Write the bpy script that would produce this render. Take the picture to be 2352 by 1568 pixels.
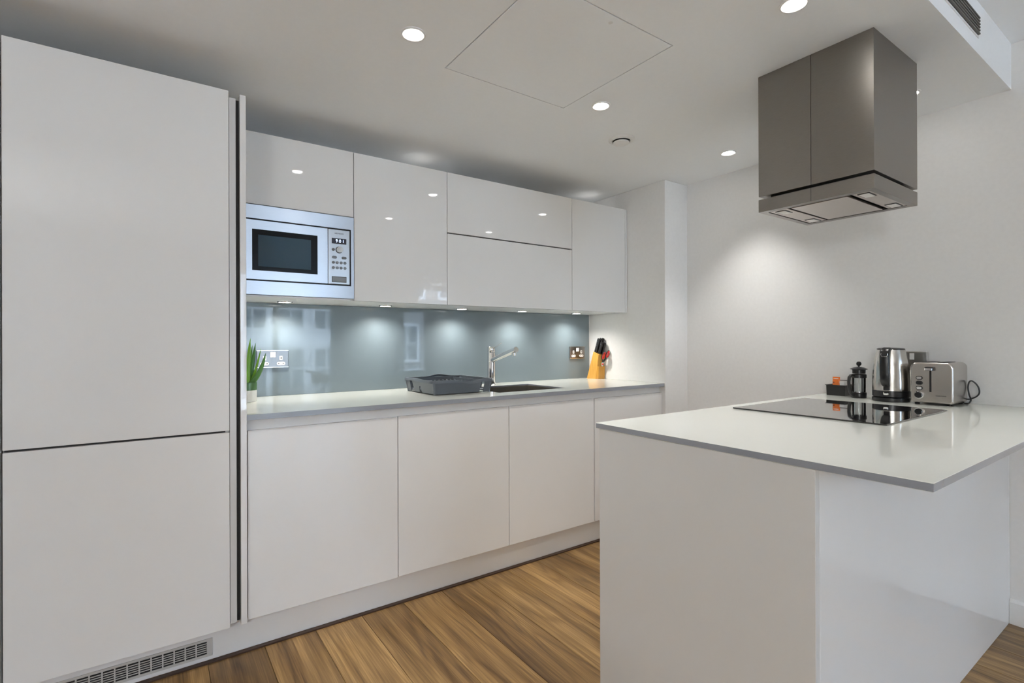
import bpy, bmesh, math, random
from mathutils import Vector, Matrix, Euler

for o in list(bpy.data.objects):
    bpy.data.objects.remove(o, do_unlink=True)
SC = bpy.context.scene
COL = SC.collection
R = math.radians
random.seed(7)

# ------------------------------------------------------------------ camera
cd = bpy.data.cameras.new('camera')
cam = bpy.data.objects.new('camera', cd)
COL.objects.link(cam)
cd.sensor_width = 36.0
cd.lens = 18.0
cd.clip_start = 0.02
cd.clip_end = 200
cam.matrix_world = (Matrix.Translation((0, 0, 1.1731)) @ Matrix.Rotation(R(-35.057), 4, 'Z')
                    @ Matrix.Rotation(R(90.037), 4, 'X') @ Matrix.Rotation(R(-0.189), 4, 'Z'))
SC.camera = cam

# ------------------------------------------------------------------ world, exposure
SKY_STRENGTH = 26.0
SPOT_W = 33.0
UNDER_W = 12.0
FILL_L = 63.0      # radiance of the globe added as fill light behind the camera
W = bpy.data.worlds.new('overcast_sky')
SC.world = W
W.use_nodes = True
bg = W.node_tree.nodes['Background']
bg.inputs['Color'].default_value = (0.68, 0.82, 1.0, 1)
bg.inputs['Strength'].default_value = SKY_STRENGTH
SC.view_settings.view_transform = 'Standard'
SC.view_settings.look = 'None'
SC.view_settings.gamma = 1.0
SC.view_settings.exposure = 0.16
SC.view_settings.use_curve_mapping = False
SC.cycles.use_denoising = True
SC.cycles.max_bounces = 7
SC.cycles.diffuse_bounces = 5
SC.cycles.glossy_bounces = 4
SC.cycles.transparent_max_bounces = 8
SC.cycles.use_adaptive_sampling = True
SC.cycles.adaptive_threshold = 0.22
SC.cycles.adaptive_min_samples = 36
SC.cycles.caustics_reflective = False
SC.cycles.caustics_refractive = False
SC.cycles.sample_clamp_indirect = 10.0

# window openings in the wall behind the camera (used by the portals and the wall)
WIN1 = (1.0, 2.94, 0.06, 2.30)
WIN2 = (4.35, 5.15, 0.06, 2.30)
YF = -4.6


def portal(x0, x1, z0, z1):
    l = bpy.data.lights.new('window_portal', 'AREA')
    l.shape = 'RECTANGLE'
    l.size, l.size_y = x1 - x0, z1 - z0
    l.cycles.is_portal = True
    o = bpy.data.objects.new('window_portal', l)
    COL.objects.link(o)
    o.location = ((x0 + x1) / 2, YF - 0.2, (z0 + z1) / 2)
    o.rotation_euler = (R(90), 0, 0)


portal(*WIN1)
portal(*WIN2)
# ------------------------------------------------------------------ materials
MATS = {}


def mat(name, color=(.8, .8, .8), rough=.5, metal=0.0, coat=0.0, emit=None, estr=0.0, ior=1.5, spec=.5, aniso=0.0):
    m = bpy.data.materials.new(name)
    m.use_nodes = True
    b = m.node_tree.nodes['Principled BSDF']
    b.inputs['Base Color'].default_value = (*color, 1)
    b.inputs['Roughness'].default_value = rough
    b.inputs['Metallic'].default_value = metal
    b.inputs['Coat Weight'].default_value = coat
    b.inputs['Coat Roughness'].default_value = .03
    b.inputs['IOR'].default_value = ior
    b.inputs['Specular IOR Level'].default_value = spec
    b.inputs['Anisotropic'].default_value = aniso
    if emit:
        b.inputs['Emission Color'].default_value = (*emit, 1)
        b.inputs['Emission Strength'].default_value = estr
    MATS[name] = m
    return m


def nodes(m):
    return m.node_tree.nodes, m.node_tree.links, m.node_tree.nodes['Principled BSDF']


def add_noise(m, scale, lo, hi, stretch=(1, 1, 1), rough=None, bump=0.0, detail=4):
    """fine procedural variation of a base colour between two shades"""
    N, L, b = nodes(m)
    tc = N.new('ShaderNodeTexCoord')
    mp = N.new('ShaderNodeMapping')
    mp.inputs['Scale'].default_value = stretch
    nz = N.new('ShaderNodeTexNoise')
    nz.inputs['Scale'].default_value = scale
    nz.inputs['Detail'].default_value = detail
    cr = N.new('ShaderNodeValToRGB')
    cr.color_ramp.elements[0].position = .3
    cr.color_ramp.elements[1].position = .7
    cr.color_ramp.elements[0].color = (*lo, 1)
    cr.color_ramp.elements[1].color = (*hi, 1)
    L.new(tc.outputs['Object'], mp.inputs['Vector'])
    L.new(mp.outputs[0], nz.inputs['Vector'])
    L.new(nz.outputs['Fac'], cr.inputs['Fac'])
    L.new(cr.outputs[0], b.inputs['Base Color'])
    if rough:
        mr = N.new('ShaderNodeMapRange')
        mr.inputs['To Min'].default_value, mr.inputs['To Max'].default_value = rough
        L.new(nz.outputs['Fac'], mr.inputs['Value'])
        L.new(mr.outputs[0], b.inputs['Roughness'])
    if bump:
        bp = N.new('ShaderNodeBump')
        bp.inputs['Strength'].default_value = bump
        bp.inputs['Distance'].default_value = .002
        L.new(nz.outputs['Fac'], bp.inputs['Height'])
        L.new(bp.outputs[0], b.inputs['Normal'])


m = mat('wall_paint', (.822, .815, .803), .65)
add_noise(m, 60, (.812, .805, .793), (.832, .825, .813), detail=1)
m = mat('ceiling_paint', (.905, .915, .92), .75)
add_noise(m, 60, (.90, .91, .915), (.91, .92, .925), detail=1)
m = mat('gloss_white', (.805, .797, .785), .025)
add_noise(m, 3, (.801, .793, .781), (.809, .801, .789))
m = mat('satin_white', (.795, .787, .776), .35)
add_noise(m, 3, (.791, .783, .772), (.799, .791, .780))
m = mat('island_side_shaded', (.665, .66, .65), .38)  # cabinet white darkened for the shade on the island's side
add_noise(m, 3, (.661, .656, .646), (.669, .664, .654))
m = mat('channel_grey', (.62, .61, .60), .3)
m = mat('white_glass', (.675, .685, .635), .035)
add_noise(m, 3, (.67, .68, .63), (.68, .69, .64), detail=2)
mat('glass_edge', (.26, .275, .31), .12, coat=1.0)  # glass tint, with some blue daylight put into the colour
m = mat('splash_glass', (.125, .160, .180), .45, coat=.75)
m = mat('steel', (.62, .60, .56), .18, 1.0)
add_noise(m, 60, (.605, .585, .545), (.635, .615, .575), stretch=(1, 1, 40), rough=(.15, .20))
m = mat('microwave_steel', (.50, .52, .55), .30, 1.0)
add_noise(m, 40, (.485, .505, .535), (.515, .535, .565), stretch=(1, 1, 30), rough=(.28, .36))
def brushed(m, an, rot):
    N, L, b = nodes(m)
    tg = N.new('ShaderNodeTangent')
    tg.direction_type = 'RADIAL'
    tg.axis = 'Z'
    L.new(tg.outputs[0], b.inputs['Tangent'])
    b.inputs['Anisotropic'].default_value = an
    b.inputs['Anisotropic Rotation'].default_value = rot


brushed(m, .85, 0.25)
m = mat('hood_steel', (.27, .25, .228), .34, 1.0)
add_noise(m, 40, (.257, .238, .217), (.283, .262, .24), stretch=(1, 1, 25), rough=(.30, .38))
brushed(m, .6, 0.25)
m = mat('hood_under_steel', (.50, .45, .41), .30, 1.0)
add_noise(m, 40, (.48, .43, .39), (.52, .47, .43), stretch=(25, 1, 1), rough=(.26, .34))
m = mat('toaster_steel', (.52, .49, .46), .26, 1.0)
add_noise(m, 40, (.505, .475, .445), (.535, .505, .475), stretch=(1, 1, 30), rough=(.23, .27))
mat('chrome', (.78, .78, .78), .06, 1.0)
mat('sink_steel', (.30, .28, .25), .3, 1.0)
mat('black_glass', (.006, .006, .007), .03, coat=1.0)
mat('oven_glass', (.030, .062, .090), .10, spec=.35)
mat('oven_border', (.004, .004, .005), .22, spec=.18)
mat('black_plastic', (.012, .012, .013), .28)
mat('black_matte', (.008, .008, .008), .6)
mat('dark_gap', (.02, .018, .017), .7)
mat('lens_white', (.9, .9, .9), .4, emit=(1.0, .98, .95), estr=40.0)
mat('lens_under', (.9, .9, .9), .4, emit=(1.0, .96, .90), estr=8.0)
mat('white_plastic', (.80, .79, .77), .35)
mat('grey_button', (.20, .21, .22), .35)
mat('panel_silver', (.60, .64, .68), .3, .6)
mat('display', (.004, .006, .02), .08, coat=1.0)
mat('display_digits', (.5, .7, 1), .5, emit=(.45, .65, 1.0), estr=3.0)
mat('print_dark', (.02, .02, .025), .5)
mat('socket_steel', (.24, .23, .22), .28, 1.0)
mat('socket_edge', (.75, .70, .62), .2, 1.0)
m = mat('rack_plastic', (.085, .098, .115), .38)
add_noise(m, 400, (.08, .092, .108), (.09, .104, .122), bump=.15)
mat('leaf_green', (.10, .27, .02), .35)
m = MATS['leaf_green']
add_noise(m, 14, (.06, .20, .012), (.24, .46, .02), stretch=(1, 1, .3))
mat('leaf_dark', (.02, .07, .012), .4)
add_noise(MATS['leaf_dark'], 14, (.018, .08, .012), (.07, .20, .03), stretch=(1, 1, .3))
mat('pot_white', (.80, .79, .76), .3)
mat('pot_green', (.07, .16, .06), .25)
mat('soil', (.02, .014, .01), .9)
mat('red_plastic', (.62, .012, .012), .3)
mat('sachet_orange', (.80, .18, .015), .35)
mat('sachet_print', (.12, .03, .02), .4)
mat('paper_white', (.82, .82, .80), .5)
mat('brick_grey', (.20, .195, .195), .8)
mat('render_white', (.55, .57, .6), .7)
mat('slate', (.16, .18, .21), .7)
mat('asphalt', (.22, .22, .23), .9)
mat('bounce_paving', (.74, .73, .71), .8)
mat('dark_pane', (.05, .07, .09), .1)
mat('grey_frame', (.30, .31, .32), .4)
m = mat('valve_white', (.78, .77, .75), .45)
m = mat('grille_grey', (.50, .49, .47), .4)
m = mat('bamboo', (.62, .33, .06), .4)
add_noise(m, 18, (.56, .28, .045), (.68, .38, .085), stretch=(8, 8, .6), bump=.05)
m = mat('pine_dark', (.50, .24, .03), .45)
add_noise(m, 18, (.45, .2, .022), (.55, .28, .04), stretch=(8, 8, .6))


def wood_material():
    m = mat('oak_floor', (.3, .19, .1), .34)
    N, L, b = nodes(m)

    def mth(op, a, c, d=None):
        n = N.new('ShaderNodeMath')
        n.operation = op
        for k, v in enumerate((a, c, d)):
            if v is None:
                continue
            if isinstance(v, (int, float)):
                n.inputs[k].default_value = v
            else:
                L.new(v, n.inputs[k])
        return n.outputs[0]

    def noise(vec, stretch, scale, detail, dist=0.0):
        mp = N.new('ShaderNodeMapping')
        mp.inputs['Scale'].default_value = stretch
        L.new(vec, mp.inputs['Vector'])
        n = N.new('ShaderNodeTexNoise')
        n.inputs['Scale'].default_value = scale
        n.inputs['Detail'].default_value = detail
        n.inputs['Distortion'].default_value = dist
        L.new(mp.outputs[0], n.inputs['Vector'])
        return n.outputs['Fac']

    oi = N.new('ShaderNodeObjectInfo')
    tc = N.new('ShaderNodeTexCoord')
    off = N.new('ShaderNodeVectorMath')      # each plank samples its own part of the grain
    off.operation = 'SCALE'
    L.new(oi.outputs['Random'], off.inputs['Scale'])
    off.inputs[0].default_value = (37.0, 91.0, 53.0)
    add = N.new('ShaderNodeVectorMath')
    L.new(tc.outputs['Object'], add.inputs[0])
    L.new(off.outputs[0], add.inputs[1])
    v = add.outputs[0]
    field = noise(v, (6.5, .85, 1), 1.0, 2.0, .35)
    rings = mth('SINE', mth('MULTIPLY', field, 62.0), 0)          # cathedral figure
    rings = mth('POWER', mth('MULTIPLY_ADD', rings, .5, .5), 2.5)
    fibre = noise(v, (210, 5.0, 1), 1.0, 4.0)
    streak = noise(v, (22, .6, 1), 1.0, 3.0, .2)
    broad = noise(v, (5, .9, 1), 1.0, 2.0)
    t = mth('MULTIPLY_ADD', fibre, .42, mth('MULTIPLY', streak, .55))
    t = mth('MULTIPLY_ADD', broad, .40, t)
    t = mth('MULTIPLY_ADD', rings, -.085, t)
    cr = N.new('ShaderNodeValToRGB')
    e = cr.color_ramp.elements
    e[0].position, e[0].color = .44, (.090, .046, .016, 1)
    e[1].position, e[1].color = .86, (.50, .32, .145, 1)
    x = e.new(.60); x.color = (.205, .118, .046, 1)
    x = e.new(.71); x.color = (.295, .178, .073, 1)
    L.new(t, cr.inputs['Fac'])
    hs = N.new('ShaderNodeHueSaturation')
    mr = N.new('ShaderNodeMapRange')
    mr.inputs['To Min'].default_value, mr.inputs['To Max'].default_value = .78, 1.15
    L.new(oi.outputs['Random'], mr.inputs['Value'])
    L.new(mr.outputs[0], hs.inputs['Value'])
    hs.inputs['Saturation'].default_value = 1.06
    L.new(cr.outputs[0], hs.inputs['Color'])
    L.new(hs.outputs[0], b.inputs['Base Color'])
    bp = N.new('ShaderNodeBump')
    bp.inputs['Strength'].default_value = .15
    bp.inputs['Distance'].default_value = .002
    L.new(t, bp.inputs['Height'])
    L.new(bp.outputs[0], b.inputs['Normal'])


wood_material()
mat('floor_end_shade', (.05, .025, .015), .5)


def thin_glass(name, tint, ior=1.45, boost=1.0):
    m = bpy.data.materials.new(name)
    m.use_nodes = True
    N, L = m.node_tree.nodes, m.node_tree.links
    for n in list(N):
        N.remove(n)
    out = N.new('ShaderNodeOutputMaterial')
    mx = N.new('ShaderNodeMixShader')
    t = N.new('ShaderNodeBsdfTransparent')
    t.inputs[0].default_value = (*tint, 1)
    g = N.new('ShaderNodeBsdfGlossy')
    g.inputs['Roughness'].default_value = .01
    f = N.new('ShaderNodeFresnel')
    f.inputs['IOR'].default_value = ior
    L.new(f.outputs[0], mx.inputs[0])
    L.new(t.outputs[0], mx.inputs[1])
    L.new(g.outputs[0], mx.inputs[2])
    L.new(mx.outputs[0], out.inputs[0])
    MATS[name] = m


thin_glass('clear_glass', (.96, .97, .97))
thin_glass('window_glass', (.97, .98, .98))

# ------------------------------------------------------------------ mesh helpers


class B:
    """collects shapes in a bmesh; make() links them as one mesh object"""

    def __init__(s):
        s.bm = bmesh.new()
        s.ang = 18      # flat faces stay flat beside their bevels

    def box(s, x0, x1, y0, y1, z0, z1, bev=0.0, seg=2, skip=()):
        r = bmesh.ops.create_cube(s.bm, size=1)
        vs = r['verts']
        for v in vs:
            v.co = Vector((x0 + (v.co.x + .5) * (x1 - x0), y0 + (v.co.y + .5) * (y1 - y0), z0 + (v.co.z + .5) * (z1 - z0)))
        if bev:
            es = list({e for v in vs for e in v.link_edges})
            bmesh.ops.bevel(s.bm, geom=es, offset=bev, segments=seg, profile=.5, affect='EDGES')
        return s

    def obox(s, mtx, dx, dy, dz, bev=0.0, seg=2):
        """a box of half-sizes dx, dy, dz placed by a matrix"""
        r = bmesh.ops.create_cube(s.bm, size=1)
        vs = r['verts']
        for v in vs:
            v.co = mtx @ Vector((v.co.x * 2 * dx, v.co.y * 2 * dy, v.co.z * 2 * dz))
        if bev:
            es = list({e for v in vs for e in v.link_edges})
            bmesh.ops.bevel(s.bm, geom=es, offset=bev, segments=seg, profile=.5, affect='EDGES')
        return s

    def lathe(s, prof, c=(0, 0, 0), n=32, mtx=None):
        """prof: (r, z) pairs, closed with poles where r = 0"""
        s.ang = max(s.ang, 30)
        rings = []
        c = Vector(c)
        for r, z in prof:
            if r <= 1e-6:
                p = Vector((0, 0, z))
                rings.append([s.bm.verts.new((mtx @ p if mtx else p) + c)])
            else:
                ring = []
                for i in range(n):
                    a = 2 * math.pi * i / n
                    p = Vector((r * math.cos(a), r * math.sin(a), z))
                    ring.append(s.bm.verts.new((mtx @ p if mtx else p) + c))
                rings.append(ring)
        for a, b in zip(rings, rings[1:]):
            if len(a) == 1 and len(b) == 1:
                continue
            if len(a) == 1:
                for i in range(n):
                    s.bm.faces.new((a[0], b[i], b[(i + 1) % n]))
            elif len(b) == 1:
                for i in range(n):
                    s.bm.faces.new((a[(i + 1) % n], a[i], b[0]))
            else:
                for i in range(n):
                    s.bm.faces.new((a[i], a[(i + 1) % n], b[(i + 1) % n], b[i]))
        return s

    def tube(s, pts, rad, n=10, caps=True, flat=None):
        """a tube along points; rad a number or a list; flat=(a,b) gives an elliptical/ribbon section"""
        s.ang = 50
        pts = [Vector(p) for p in pts]
        rads = rad if isinstance(rad, (list, tuple)) else [rad] * len(pts)
        rings = []
        up = Vector((0, 0, 1))
        prev = None
        for i, p in enumerate(pts):
            t = (pts[min(i + 1, len(pts) - 1)] - pts[max(i - 1, 0)]).normalized()
            if prev is None:
                u = t.cross(up)
                if u.length < 1e-3:
                    u = t.cross(Vector((1, 0, 0)))
                u.normalize()
            else:
                u = (prev - t * prev.dot(t)).normalized()
            prev = u
            w = t.cross(u).normalized()
            ring = []
            for k in range(n):
                a = 2 * math.pi * k / n
                ring.append(s.bm.verts.new(p + (u * math.cos(a) + w * math.sin(a)) * rads[i]))
            rings.append(ring)
        for a, b in zip(rings, rings[1:]):
            for k in range(n):
                s.bm.faces.new((a[k], a[(k + 1) % n], b[(k + 1) % n], b[k]))
        if caps:
            s.bm.faces.new(list(reversed(rings[0])))
            s.bm.faces.new(rings[-1])
        return s

    def ribbon(s, pts, side, w, th):
        """a rectangular strap along pts; side = width direction"""
        s.ang = 65
        pts = [Vector(p) for p in pts]
        side = Vector(side).normalized()
        rings = []
        for i, p in enumerate(pts):
            t = (pts[min(i + 1, len(pts) - 1)] - pts[max(i - 1, 0)]).normalized()
            nrm = side.cross(t).normalized()
            ww = w[i] if isinstance(w, (list, tuple)) else w
            tt = th[i] if isinstance(th, (list, tuple)) else th
            ring = []
            for (a, b) in ((-1, -.55), (-.7, -1), (.7, -1), (1, -.55), (1, .55), (.7, 1), (-.7, 1), (-1, .55)):
                ring.append(s.bm.verts.new(p + side * a * ww / 2 + nrm * b * tt / 2))
            rings.append(ring)
        n = 8
        for a, b in zip(rings, rings[1:]):
            for k in range(n):
                s.bm.faces.new((a[k], a[(k + 1) % n], b[(k + 1) % n], b[k]))
        s.bm.faces.new(list(reversed(rings[0])))
        s.bm.faces.new(rings[-1])
        return s

    def prism(s, poly, fn, a, b):
        """extrude a 2D polygon: fn(u, v, w) -> point, w from a to b"""
        s.ang = max(s.ang, 30)
        lo = [s.bm.verts.new(fn(u, v, a)) for u, v in poly]
        hi = [s.bm.verts.new(fn(u, v, b)) for u, v in poly]
        s.bm.faces.new(list(reversed(lo)))
        s.bm.faces.new(hi)
        n = len(poly)
        for i in range(n):
            s.bm.faces.new((lo[i], lo[(i + 1) % n], hi[(i + 1) % n], hi[i]))
        return s

    def plate(s, outer, hole, z0, z1):
        """horizontal slab with a rectangular hole; rects as x0,x1,y0,y1"""
        def ring(r, z):
            x0, x1, y0, y1 = r
            return [s.bm.verts.new(p) for p in ((x0, y0, z), (x1, y0, z), (x1, y1, z), (x0, y1, z))]
        ob, ot, hb, ht = ring(outer, z0), ring(outer, z1), ring(hole, z0), ring(hole, z1)
        for i in range(4):
            j = (i + 1) % 4
            s.bm.faces.new((ot[i], ot[j], ht[j], ht[i]))
            s.bm.faces.new((ob[j], ob[i], hb[i], hb[j]))
            s.bm.faces.new((ob[i], ob[j], ot[j], ot[i]))
            s.bm.faces.new((hb[j], hb[i], ht[i], ht[j]))
        return s

    def make(s, name, material, parent=None, smooth=True, loc=None, data_only=False):
        bmesh.ops.recalc_face_normals(s.bm, faces=s.bm.faces)
        me = bpy.data.meshes.new(name)
        s.bm.to_mesh(me)
        s.bm.free()
        me.materials.append(MATS[material])
        if smooth:
            me.polygons.foreach_set('use_smooth', [True] * len(me.polygons))
            me.set_sharp_from_angle(angle=R(s.ang))
        if data_only:
            return me
        o = bpy.data.objects.new(name, me)
        COL.objects.link(o)
        if loc is not None:
            o.location = loc
        if parent is not None:
            o.parent = parent
        return o


def tag(o, label, cat, group=None, kind=None):
    if label:
        o['label'] = label
    if cat:
        o['category'] = cat
    if group:
        o['group'] = group
    if kind:
        o['kind'] = kind
    return o


def struct(o):
    o['kind'] = 'structure'
    return o


def thing(name, label, cat, loc=(0, 0, 0), rz=0.0, group=None):
    o = bpy.data.objects.new(name, None)
    o.empty_display_size = .05
    COL.objects.link(o)
    o.location = loc
    o.rotation_euler = (0, 0, rz)
    return tag(o, label, cat, group)


def edge_material(o, material):
    """the upright faces of a slab take a second material"""
    o.data.materials.append(MATS[material])
    for p in o.data.polygons:
        if abs(p.normal.z) < .5:
            p.material_index = 1
    return o


def copy_tree(o, parent=None):
    c = o.copy()
    COL.objects.link(c)
    c.parent = parent
    for ch in list(o.children):
        copy_tree(ch, c)
    return c


def text_mesh(name, body, size, material, parent, mtx, width=None, extrude=.0003):
    cu = bpy.data.curves.new(name, 'FONT')
    cu.body = body
    cu.size = size
    cu.align_x = 'CENTER'
    cu.align_y = 'CENTER'
    cu.extrude = extrude
    cu.resolution_u = 3
    tmp = bpy.data.objects.new(name + '_tmp', cu)
    COL.objects.link(tmp)
    dg = bpy.context.evaluated_depsgraph_get()
    me = bpy.data.meshes.new_from_object(tmp.evaluated_get(dg))
    bpy.data.objects.remove(tmp, do_unlink=True)
    xs = [v.co.x for v in me.vertices]
    k = width / (max(xs) - min(xs)) if width else 1.0
    for v in me.vertices:
        v.co = mtx @ Vector((v.co.x * k, v.co.y, v.co.z))
    me.materials.clear()
    me.materials.append(MATS[material])
    me.name = name
    o = bpy.data.objects.new(name, me)
    COL.objects.link(o)
    o.parent = parent
    return o


# ------------------------------------------------------------------ key planes (metres)
YB = 2.151    # base door fronts
YU = 2.4435   # wall cabinet door fronts
YW = 2.8197   # back wall / splashback face
YT = 2.1255   # tall unit front
YP = 2.1865   # plinth face
X0 = 0.2898   # left end of worktop run
X1 = 2.692    # nib wall
X2 = 2.918    # right wall
YS = 2.1233   # nib front
ZC = 2.2117   # kitchen ceiling
ZC2 = 2.4013  # living ceiling
YBK = 0.5464  # bulkhead face
ZW = 0.9035   # worktop top
ZI = 0.8987   # island top
XL = -1.62    # left wall
XR = 6.0      # far right of living area
YN = -0.55    # where the right wall ends

# ------------------------------------------------------------------ structure
# floor: planks along Y, 190 mm wide
floor = struct(B().box(XL - .1, XR + .1, YF - .1, YW + .1, -.06, -.014).make('floor', 'dark_gap', smooth=False))
PW = .19
plank_meshes = {}


def plank_mesh(length, width):
    key = (round(length, 3), round(width, 3))
    if key not in plank_meshes:
        plank_meshes[key] = B().box(-width / 2 + .0006, width / 2 - .0006, -length / 2 + .0008, length / 2 - .0008, -.014, 0, .0012, 1).make('plank', 'oak_floor', data_only=True)
    return plank_meshes[key]


kx = -11
while True:
    xa = .352 + PW * kx
    if xa > XR:
        break
    starts = [(-1.35, 1.0), (.2, 1.2), (-.6, 1.0), (.75, 1.1)]
    off = [0.55, -.15, .95, .35, -.45][kx % 5]
    edges = [YF, YF + 1.3 + off * .5]
    while edges[-1] < YW:
        edges.append(edges[-1] + 1.9)
    edges[-1] = YW
    if edges[-1] - edges[-2] < .3:
        edges.pop(-2)
    xb = min(xa + PW, XR)
    if xa < XL:
        kx += 1
        continue
    for a, b in zip(edges, edges[1:]):
        if xa > X2 - .05 and a > YN + .1:
            continue
        o = bpy.data.objects.new('plank', plank_mesh(b - a, xb - xa))
        COL.objects.link(o)
        o.parent = floor
        o.location = ((xa + xb) / 2, (a + b) / 2, 0)
    kx += 1

# ceiling: lowered kitchen slab with an access opening, and the higher living-room ceiling
HX0, HX1, HY0, HY1 = .908, 1.500, 1.145, 1.733
ceiling = struct(B().plate((XL - .1, X2 + .1, YBK, YW + .1), (HX0, HX1, HY0, HY1), ZC, ZC2 + .02).make('ceiling', 'ceiling_paint', smooth=False))
B().box(XL - .1, XR + .1, YF - .1, YBK - .0005, ZC2, ZC2 + .1).make('upper_ceiling', 'ceiling_paint', ceiling, smooth=False)
B().box(HX0, HX1, HY0, HY1, ZC + .03, ZC + .05).make('hatch_backing', 'dark_gap', ceiling, smooth=False)

struct(B().box(XL - .1, X2 + .1, YW, YW + .1, 0, ZC2).make('wall_back', 'wall_paint', smooth=False))
struct(B().box(X1, X2 + .1, YS, YW - .0005, 0, ZC - .0005, .004).make('wall_pier', 'wall_paint'))
struct(B().box(X2, X2 + .1, YN, YS + .0005, 0, ZC2 - .0005).make('wall_right', 'wall_paint', smooth=False))
struct(B().box(X2 + .1005, XR + .1, YN, YN + .1, 0, ZC2 - .0005).make('wall_alcove', 'wall_paint', smooth=False))
struct(B().box(XR, XR + .1, YF, YN - .0005, 0, ZC2 - .0005).make('wall_far_right', 'wall_paint', smooth=False))
struct(B().box(XL - .1, XL, YF, YW - .0005, 0, ZC2 - .0005).make('wall_left', 'wall_paint', smooth=False))
b = B()
xs = [XL - .1, WIN1[0], WIN1[1], WIN2[0], WIN2[1], XR + .1]
for i in (0, 2, 4):
    b.box(xs[i], xs[i + 1], YF - .2, YF - .0005, 0, ZC2 - .0005)
for w_ in (WIN1, WIN2):
    b.box(w_[0], w_[1], YF - .2, YF - .0005, 0, w_[2])
    b.box(w_[0], w_[1], YF - .2, YF - .0005, w_[3], ZC2 - .0005)
struct(b.make('wall_front', 'wall_paint', smooth=False))

b = B().prism([(X2 - .016, 0), (X2 - .0005, 0), (X2 - .0005, .10), (X2 - .008, .10), (X2 - .013, .094), (X2 - .016, .09)],
              lambda u, v, w: (u, w, v), YN, .5555)
struct(b.make('baseboard_right', 'wall_paint'))
struct(B().box(XL, X1 - .001, YP - .018, YP - .0005, .0003, .006).make('end_shade_strip', 'floor_end_shade', smooth=False))  # floor end cut and the shade under the plinth, painted as one strip


def window(n, rect, mull, rz=0.0, loc=(0, 0, 0)):
    x0, x1, z0, z1 = rect
    r = thing(f'window_{n}', None, None, loc, rz)
    del_keys = [k for k in ('label', 'category') if k in r]
    for k in del_keys:
        del r[k]
    struct(r)
    f = .06
    ya, yb = YF - .14, YF - .08
    B().box(x0 + .001, x0 + f, ya, yb, z0 + .001, z1 - .001, .004).make('frame_jamb', 'grey_frame', r)
    B().box(x1 - f, x1 - .001, ya, yb, z0 + .001, z1 - .001, .004).make('frame_jamb', 'grey_frame', r)
    B().box(x0 + f, x1 - f, ya, yb, z1 - f, z1 - .001, .004).make('frame_head', 'grey_frame', r)
    B().box(x0 + f, x1 - f, ya, yb, z0 + .001, z0 + f, .004).make('frame_sill', 'grey_frame', r)
    ex = [x0 + f] + mull + [x1 - f]
    for mx_ in mull:
        B().box(mx_ - .05, mx_ + .05, ya, yb, z0 + f, z1 - f, .004).make('mullion', 'grey_frame', r)
    for i in range(len(ex) - 1):
        a = ex[i] + (.05 if i else 0)
        c = ex[i + 1] - (.05 if i < len(ex) - 2 else 0)
        B().box(a, c, YF - .112, YF - .106, z0 + f, z1 - f).make('pane', 'window_glass', r, smooth=False)


window(1, WIN1, [1.87])
window(2, WIN2, [])

# ------------------------------------------------------------------ tall units at the left


def tall_unit(xa, xb, label):
    t = thing('tall_cabinet', label, 'cabinet', (xa, YT, 0), group='tall cabinets')
    w = xb - xa
    d = YW - YT
    B().box(.001, w - .001, .020, d - .001, .1325, 2.088).make('carcass', 'satin_white', t)
    B().box(.002, w - .013, .0192, .0198, .838, .858).make('gap_shade_strip', 'dark_gap', t)  # dark strip puts shade into the seam between the doors
    B().box(.0015, w - .0015, 0, .0190, .852, 2.095, .0015).make('door', 'gloss_white', t)
    B().box(.0015, w - .0015, 0, .0190, .1308, .845, .0015).make('door', 'gloss_white', t)
    return t


t1_ = tall_unit(-.3700, .2303, 'tall glossy white two door fridge cabinet over the plinth vent')
c_ = B().box(.6005, .6225, .006, .022, .142, 2.074, .001, 1).make('handle_channel', 'channel_grey', t1_)
B().box(.6228, .6345, .020, .022, .142, 2.074).make('channel_recess', 'dark_gap', c_)
tall_unit(-.9730, -.3730, 'tall glossy white cabinet cut off by the left picture edge')
tag(B().box(.2652, .2855, YT, YW - .001, .1305, 2.0905, .0012).make('end_panel', 'gloss_white'),
    'narrow white end panel between the tall fridge cabinet and the worktop', 'panel')

# plinth with vent grille
tag(B().box(XL + .001, X1 - .001, YP, YP + .018, .0065, .1300, .001).make('plinth', 'satin_white'),
    'long white plinth board along the floor under the wall units', 'plinth')
gx0, gx1, gz0, gz1 = -.46, .178, .022, .0865
g = thing('plinth_vent', 'grey slotted ventilation grille in the plinth below the fridge', 'vent', ((gx0 + gx1) / 2, YP, (gz0 + gz1) / 2))
gl, gh = (gx1 - gx0) / 2, (gz1 - gz0) / 2
B().box(-gl + .004, gl - .004, -.0012, -.0004, -gh + .004, gh - .004).make('backing', 'black_matte', g)
b = B()
b.box(-gl, gl, -.004, -.0004, gh - .009, gh, .0008, 1)
b.box(-gl, gl, -.004, -.0004, -gh, -gh + .009, .0008, 1)
b.box(-gl, -gl + .018, -.0038, -.0004, -gh + .008, gh - .008)
b.box(gl - .018, gl, -.0038, -.0004, -gh + .008, gh - .008)
b.make('frame', 'grille_grey', g)
n_col = 18
cw = (2 * gl - .036) / n_col
bar = B().box(-.0022, .0022, -.0036, -.0005, -gh + .008, gh - .008).make('bar', 'grille_grey', data_only=True)
for i in range(1, n_col):
    o = bpy.data.objects.new('bar', bar)
    COL.objects.link(o); o.parent = g
    o.location = (-gl + .018 + cw * i, 0, 0)
sl_h = (2 * gh - .018) / 6
slat = B().box(-gl + .017, gl - .017, -.0032, -.0006, -.0014, .0014).make('slat', 'grille_grey', data_only=True)
for i in range(1, 6):
    o = bpy.data.objects.new('slat', slat)
    COL.objects.link(o); o.parent = g
    o.location = (0, 0, -gh + .009 + sl_h * i)

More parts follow.
